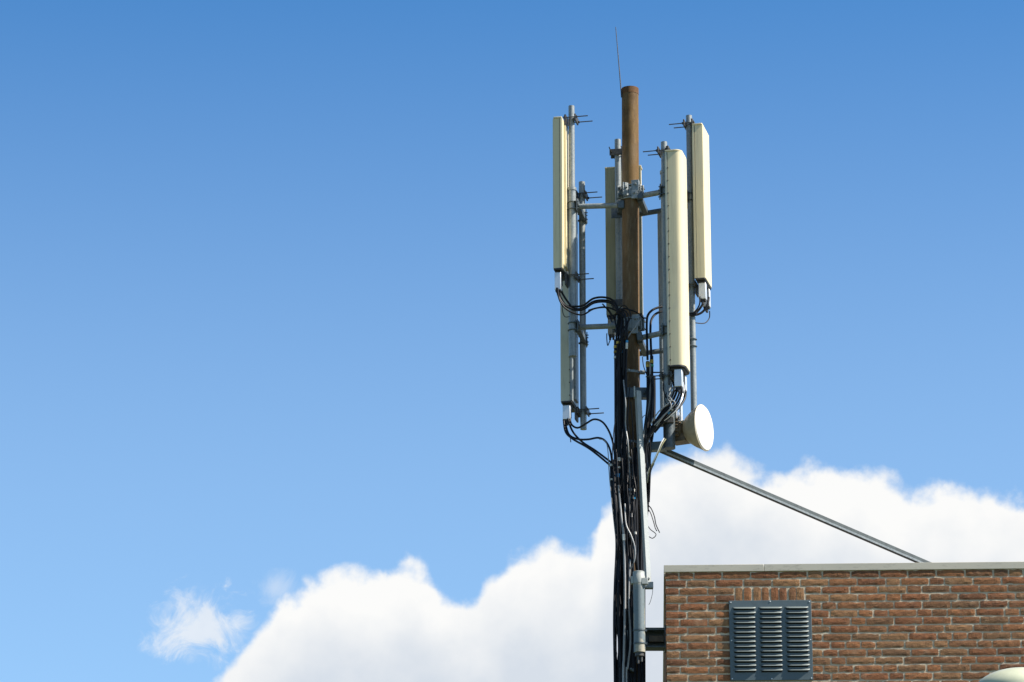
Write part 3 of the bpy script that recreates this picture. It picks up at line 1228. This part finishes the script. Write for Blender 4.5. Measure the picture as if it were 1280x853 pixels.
# cables that come in from the lower left antenna, outer edge of the bundle
LBL_M = 'black feeder cable starting at mid height in the bundle in front of the mast'
mid = [
    ([(764, 578, 27.30), (764.5, 600, 27.28), (768, 640, 27.26), (771, 680, 27.27), (769, 730, 27.25), (768, 780, 27.26), (769, 856, 27.25)], .0125, M_black),
    ([(768, 575, 27.24), (768, 605, 27.22), (771, 640, 27.2), (774, 690, 27.22), (773, 740, 27.2), (774, 790, 27.21), (776, 856, 27.2)], .0125, M_black),
    ([(783, 560, 27.33), (784, 610, 27.3), (786, 660, 27.3), (788, 720, 27.3), (787, 780, 27.3), (789, 856, 27.3)], .014, M_black),
    ([(788, 575, 27.33), (789, 620, 27.31), (790, 680, 27.3), (791, 740, 27.33), (791, 800, 27.33), (794, 856, 27.32)], .0145, M_black),
    ([(794, 560, 27.33), (795, 620, 27.31), (796, 680, 27.33), (797, 740, 27.36), (798, 800, 27.36), (799, 856, 27.30)], .0145, M_black),
    ([(791, 600, 27.28), (793, 660, 27.26), (795, 700, 27.28), (799, 740, 27.40), (802, 800, 27.40), (804, 856, 27.34)], .0130, M_black),
    ([(785, 620, 27.25), (780, 680, 27.24), (784, 740, 27.24), (780, 800, 27.24), (785, 856, 27.25)], .0120, M_black),
]
for i, (p, r, m) in enumerate(mid):
    feeder(p, r, m, LBL_M, bands=([(583, M_white, .02), (600, M_white, .015)] if i == 0 else [(613, M_white, .02), (618, M_white, .012), (624, M_blue, .02), (668, M_white, .02)] if i == 5 else [(596, M_white, .02), (614, M_alu, .02), (641, M_alu, .035)] if i == 3 else ()))
feeder([(773.5, 607, 27.21), (776, 640, 27.19), (779.5, 672, 27.18), (781, 720, 27.18), (781, 770, 27.17), (780, 820, 27.18), (779, 856, 27.18)], .0095, M_grey,
       'pale grey cable snaking down the front of the black bundle', group=None, bands=[(678, M_white, .05)])
cable([(781, 630, 27.20), (782.5, 655, 27.17), (789, 670, 27.16), (793.5, 685, 27.16), (793, 700, 27.17), (788, 712, 27.2)], .0062, M_grey,
      'thin grey cable curling out across the dark bundle beside the support bar', group=None)
feeder([(787.5, 700, 27.2), (786, 750, 27.19), (788, 800, 27.2), (784.5, 835, 27.19), (783, 856, 27.19)], .0075, M_grey,
       'slim grey cable bowing beside the thick grey pipe near the bottom', group=None)

# right bundle
LBL_R = 'black feeder cable in the right-hand bundle passing behind the support bar'
right = [
    ([(809.5, 452, 27.30), (810, 480, 27.29), (809.5, 510, 27.28), (806, 540, 27.27), (804.5, 570, 27.29), (806, 600, 27.33), (803, 640, 27.38), (801, 700, 27.4), (801, 780, 27.42), (803, 856, 27.4)], .0135),
    ([(814.5, 445, 27.36), (814.5, 480, 27.35), (814.0, 515, 27.33), (810, 545, 27.32), (808, 575, 27.34), (808.5, 610, 27.35), (806, 650, 27.40), (803, 720, 27.42), (803, 856, 27.42)], .0145),
    ([(812.0, 470, 27.33), (812.0, 500, 27.31), (808.5, 535, 27.30), (807, 570, 27.31), (809.5, 600, 27.33), (809, 630, 27.37), (805, 690, 27.42), (804, 780, 27.44), (805, 856, 27.43)], .0130),
    ([(817.5, 470, 27.40), (817.8, 500, 27.40), (817, 530, 27.38), (813, 560, 27.36), (810, 590, 27.38), (808, 640, 27.42), (805, 700, 27.46), (805, 856, 27.46)], .0130),
]
for i, (p, r) in enumerate(right):
    feeder(p, r, M_black, LBL_R, bands=[(447, M_yel, .02), (452, M_yel, .02), (457, M_yel, .022)] if i == 0 else [(449, M_yel, .03), (455, M_green, .02)] if i == 1 else (),
           group='feeder cables of the right-hand bundle')
feeder([(813, 455, 27.26), (812.5, 480, 27.25), (812.5, 500, 27.25), (808, 530, 27.23), (803.5, 552, 27.24), (806, 580, 27.25), (808, 600, 27.28), (800, 660, 27.42)], .0072, M_grey,
       'thin pale grey cable running down over the right-hand black bundle', group=None)

# jumpers: left upper antenna
LBL_A = 'black jumper cable looping from the high left antenna across to the mast'
for i, (dx0, dy0, yy) in enumerate(((0, 0, 0), (2.5, 1, .03), (5, -3, .07), (1, 4, -.03))):
    up = -4 * (i == 1) + 3 * (i == 3) + dy0 * .4
    cable([(696 + dx0, 360, 27.3 + yy), (698 + dx0, 370 + dy0, 27.3 + yy), (705 + dx0, 381 + dy0, 27.3 + yy), (717, 387 + up, 27.30 + yy), (729, 387 + up * 1.4, 27.3 + yy),
           (742, 379 + up * 1.6, 27.3 + yy), (757, 377.5 + up * 1.5, 27.3 + yy), (768, 382 + up * 1.2, 27.3 + yy), (773 + i * 1.6, 395, 27.3 + yy), (771 + i * 2.6, 414, 27.3 + yy), (770 + i * 2.8, 432, 27.3 + yy)],
          .0088 if i < 3 else .0070, M_black, LBL_A, group='jumper cables of the high left antenna')
cable([(703, 374, 27.33), (703, 388, 27.33), (706, 396, 27.34), (712, 396, 27.36)], .0035, M_black, 'thin black lead dangling in a small loop below the high left antenna')
cable([(735, 388, 27.28), (745, 385, 27.28), (757, 384, 27.28), (764, 392, 27.28), (768, 400, 27.28)], .004, M_black, 'thin black lead below the arching jumper cables left of the mast')
# a green and blue tape on two of them
# lower left antenna
cable([(704.5, 525, 27.78), (707, 540, 27.70), (716, 549, 27.6), (738, 562, 27.45), (764, 583, 27.3)], .0085, M_black, 'lower black jumper cable running straight from the low left antenna to the bundle')
cable([(709, 520, 27.78), (715, 538, 27.70), (727, 552, 27.6), (745, 564, 27.45), (765, 579, 27.31)], .0085, M_black, 'black jumper cable crossing over the straight one below the low left antenna')
cable([(706, 526, 27.78), (711, 543, 27.70), (722, 549, 27.6), (735, 549.5, 27.5), (748, 547.5, 27.42), (757, 552, 27.36), (763, 564, 27.32), (765.5, 583, 27.3)], .0085, M_black,
      'black jumper cable with a low hump from the low left antenna to the bundle')
cable([(711, 515, 27.8), (714, 530, 27.74), (722, 535, 27.65), (732, 530, 27.55), (742, 524.5, 27.48), (752, 527, 27.4), (760, 537, 27.35), (766, 553, 27.32), (769, 575, 27.28)], .0082, M_black,
      'black jumper cable with the highest arch from the low left antenna to the bundle')
cable([(749, 549, 27.40), (757, 552, 27.34), (760, 565, 27.30), (761, 585, 27.28), (763, 610, 27.26), (766, 640, 27.25), (769, 668, 27.26)], .0035, M_grey,
      'thin grey lead along the outer left edge of the cable bundle')
cable([(713, 548, 27.72), (713.5, 553, 27.72)], .004, M_black, 'short black lead end hanging below the low left antenna')
# middle antenna
cable([(758.5, 417, 27.86), (758.5, 424, 27.86), (759.6, 432, 27.8), (762, 427, 27.72), (765, 420, 27.6), (768, 412, 27.45)], .0042, M_black, 'thin black lead below the box of the antenna behind the mast')
cable([(762, 396, 27.80), (766, 404, 27.7), (771, 402, 27.5), (774, 412, 27.35), (772, 430, 27.31)], .0075, M_black, 'black jumper cable from the antenna behind the mast to the left bundle')
cable([(753, 380, 27.30), (760, 388, 27.3), (764, 394, 27.3), (768, 398, 27.3), (772, 420, 27.28)], .006, M_black, 'black cable slanting down behind the arching jumpers beside the mast clamp')
# over the mast front at the lower clamp
cable([(772, 390, 27.28), (779, 386, 27.31), (789, 388, 27.31), (798, 392, 27.34), (803, 397, 27.36), (809, 398, 27.36)], .006, M_black, 'black cable tied across the mast just above its lower clamp')
cable([(776, 386, 27.27), (778, 400, 27.26), (776, 418, 27.24), (780, 436, 27.24), (779, 470, 27.26)], .0095, M_black, 'black cable bending down the left of the lower mast clamp')
cable([(781, 392, 27.25), (783, 405, 27.24), (784, 420, 27.24), (783, 440, 27.25), (781.5, 480, 27.27)], .0085, M_black, 'black cable running down just right of the left bundle past the lower clamp', bands=[(430, M_blue, .02), (436, M_white, .05)])
cable([(801, 399, 27.28), (796, 406, 27.25), (788, 417, 27.24), (783, 425, 27.25)], .0045, M_grey, 'thin pale cable slanting across the lower mast clamp')
# far right antenna: loops behind the near right one and comes out left of it
for i, (s, yy) in enumerate(((0, 0), (6.5, .05))):
    cable([(886 - s, 372 + s * .6, 27.62), (884 - s, 382, 27.6), (877 - s, 391, 27.6), (866, 394 - s * .3, 27.58), (848, 390 + s * .5, 27.5 + yy), (832, 384 + s * .8, 27.44 + yy),
           (819 + s * .3, 386 + s * .9, 27.4 + yy), (810.5 + s * .6, 393 + s, 27.36 + yy), (808.5 + s * .7, 404 + s, 27.33 + yy), (808.8 + s * .7, 425, 27.32 + yy), (809.5 + s * .75, 450, 27.3 + yy)],
          .0098, M_black, 'black jumper cable arching from the far right antenna behind the near one to the mast', group='jumper cables of the far right antenna')
cable([(875, 371, 27.5), (874.5, 380, 27.5), (871, 387, 27.52), (866, 392, 27.55)], .006, M_black, 'short black jumper cable under the first box of the far right antenna')
cable([(887, 389, 27.7), (886.5, 398, 27.7), (881, 404, 27.66), (871, 404, 27.62), (864, 402, 27.6)], .0045, M_black, 'thin black cable hanging in a loop under the far right antenna')
cable([(803, 446, 27.4), (804.5, 458, 27.4), (810, 473, 27.36)], .0035, M_black, 'thin black lead in the gap between the mast and the right-hand bundle')
# near right antenna jumpers
for i, (s, yy) in enumerate(((0, 0), (4.2, -.03), (-3.5, .04), (7.5, .03), (10.5, .06))):
    cable([(845 + s, 478, 27.12 + yy + .02 * i), (845.5 + s * .9, 490, 27.14 + yy), (839 + s, 504, 27.17 + yy), (828 + s * .8, 518, 27.2 + yy), (817 + s * .5, 533, 27.22 + yy),
           (808 + s * .35, 548, 27.24 + yy), (804.5 + s * .3, 565, 27.26 + yy), (804 + s * .4, 590, 27.3 + yy), (804.5 + s * .2, 622, 27.36)], (.0098, .0085, .0085, .0080, .006)[i],
          M_black if i != 4 else M_grey, 'black jumper cable sweeping from the near right antenna down to the right-hand bundle' if i != 4 else 'pale grey jumper cable sweeping from the near right antenna beside the black ones',
          group='jumper cables of the near right antenna' if i != 4 else None, bands=[(519, M_blue, .025), (515, M_white, .015)] if i == 3 else ())
cable([(857, 489, 27.30), (856, 498, 27.25), (850, 508, 27.2), (841, 517, 27.17), (830, 527, 27.17), (818, 541, 27.2)], .0095, M_black, 'black jumper cable from the second box of the near right antenna')
cable([(854, 478, 27.2), (853.5, 492, 27.2), (851, 502, 27.16), (846, 512, 27.15), (838, 520, 27.15), (830, 526, 27.16)], .005, M_alu, 'thin bright braided lead above the dish post')
cable([(830, 475, 27.2), (829, 485, 27.17), (832, 496, 27.16), (838, 500, 27.16)], .0045, M_black, 'thin black lead in the tangle below the near right antenna')
cable([(838, 489, 27.14), (833, 492, 27.14), (831, 500, 27.15), (835, 508, 27.15)], .004, M_black, 'thin black looped lead left of the near right antenna box')
# light looped leads to the dish
for i, s in enumerate((0, 2.2)):
    cable([(830 + s, 548 + s * .5, 27.22), (826 + s, 555, 27.2), (822 + s * .7, 565, 27.2), (816.5 + s * .8, 577, 27.22), (810 + s * .6, 590, 27.28), (807 + s, 604, 27.3)], .0045, M_ygrey if i else M_white,
          ('olive-grey' if i else 'off-white') + ' thin cable dropping from the dish post to the bundle')
cable([(812, 592, 27.3), (815, 583, 27.28), (817, 580, 27.27), (813, 590, 27.3), (811, 612, 27.32), (810, 640, 27.34)], .007, M_black, 'black taped cable tail right of the support bar')
cable([(808.5, 630, 27.33), (814, 636, 27.3), (818, 646, 27.28), (820, 656, 27.27), (824.5, 666, 27.26)], .0042, M_black, 'longer loose black cable end sticking out right of the support bar')
cable([(808, 633, 27.33), (813, 641, 27.31), (816.5, 651, 27.29), (819, 660, 27.28), (821, 664, 27.27)], .0038, M_black, 'loose black cable end lying under the longer one right of the bar')
cable([(809, 656, 27.33), (813, 662, 27.3), (820, 668, 27.28), (816, 673, 27.28), (811, 671, 27.3)], .0034, M_black, 'thin black lead curled into a small hook right of the support bar')
cable([(802, 540, 27.28), (801, 530, 27.26), (804, 521, 27.25), (809, 518, 27.26)], .003, M_grey, 'hair-thin grey lead arching between the support bar and the right-hand bundle')
cable([(816, 734, 27.22), (815.5, 742, 27.23), (813, 752, 27.26), (811, 756, 27.28)], .002, M_grey, 'fine pale lead at the foot of the support bar')

LT = 'thin black lead tied in among the thick cables on the mast'
rt = random.Random(11)
for i in range(11):                                   # thin leads wandering down the bundle
    x_ = rt.uniform(767, 793)
    y0_ = rt.uniform(455, 600)
    y1_ = rt.uniform(650, 856)
    pts, y_ = [], y0_
    while y_ < y1_:
        lim = (762, 795) if y_ < 640 else (768, 792)
        x_ = min(max(x_ + rt.uniform(-3, 3), lim[0]), lim[1])
        pts.append((x_, y_, 27.20 + rt.uniform(-.03, .03)))
        y_ += rt.uniform(16, 34)
    cable(pts, rt.uniform(.0035, .0055), M_black if i != 4 else M_grey, LT if i != 4 else 'thin grey lead tied in among the thick cables on the mast',
          group='thin leads tied along the mast' if i != 4 else None)
for i in range(6):                                    # slack loops round the lower mast clamp
    x_, y_ = 768 + rt.uniform(-2, 6), 388 + rt.uniform(-4, 10)
    pts = [(x_, y_, 27.28), (x_ + rt.uniform(4, 9), y_ - rt.uniform(2, 6), 27.24), (x_ + rt.uniform(10, 16), y_ + rt.uniform(4, 12), 27.22),
           (x_ + rt.uniform(6, 12), y_ + rt.uniform(18, 28), 27.22), (x_ + rt.uniform(2, 7), y_ + rt.uniform(36, 44), 27.24), (x_ + rt.uniform(1, 8), y_ + 70, 27.26)]
    cable(pts, rt.uniform(.004, .007), M_black, 'slack black lead looping past the lower mast clamp', group='slack leads at the lower mast clamp')
for i in range(5):                                    # loose leads between the near right antenna and its pipe
    x_, y_ = 838 + rt.uniform(-4, 10), 482 + rt.uniform(-4, 6)
    pts = [(x_, y_, 27.15), (x_ - rt.uniform(4, 8), y_ + rt.uniform(8, 14), 27.12), (x_ + rt.uniform(-6, 4), y_ + rt.uniform(18, 26), 27.11),
           (x_ - rt.uniform(8, 16), y_ + rt.uniform(30, 40), 27.13), (x_ - rt.uniform(18, 26), y_ + rt.uniform(44, 56), 27.17)]
    cable(pts, rt.uniform(.0035, .0055), M_black if i % 2 else M_grey, ('black' if i % 2 else 'grey') + ' loose lead in the tangle left of the dish',
          group=('black' if i % 2 else 'grey') + ' loose leads left of the dish')
for i in range(4):                                    # leads between the right-hand bundle and the bar
    x_ = 806 + i * 2.2
    cable([(x_ + rt.uniform(2, 5), 462 + i * 6, 27.25), (x_ + rt.uniform(1, 5), 500, 27.22), (x_ + rt.uniform(-3, 2), 540, 27.20), (x_ + rt.uniform(-1, 3), 585, 27.24),
           (x_ - 1, 628, 27.32)], .0045, M_black, 'thin black lead running down beside the right-hand bundle', group='thin leads beside the right-hand bundle')

# ------------------------------------------------------------------ street lamp, only its hood in view
LY = 20.0
lc = P(1275, 869, LY)
T = thing('street_lamp', 'street lamp with cream domed hood, cut off by the lower right corner', 'street lamp', (lc.x, lc.y, 0))
k = MB()
b_ = .142
prof = [(.272, -.012), (.278, -.004), (.272, .006)] + [(.268 * cos(a), .008 + b_ * sin(a)) for a in [pi / 2 * i / 14 for i in range(15)]]
k.lathe(prof[:-1] + [(.004, .008 + b_)], Matrix.Translation((0, 0, lc.z)), 56)
k.build('hood', M_lamp, T)
k = MB()
k.lathe([(.10, -.30), (.19, -.20), (.225, -.02), (.22, -.012)], Matrix.Translation((0, 0, lc.z)), 40)
k.build('lamp_globe', mat('milky_globe', (.8, .8, .76), .3), T)
k = MB()
k.lathe([(.09, 0), (.09, 1.0), (.06, 1.05), (.045, lc.z - .36), (.11, lc.z - .33), (.11, lc.z - .30)], None, 28)
k.build('lamp_post', M_galvd, T)
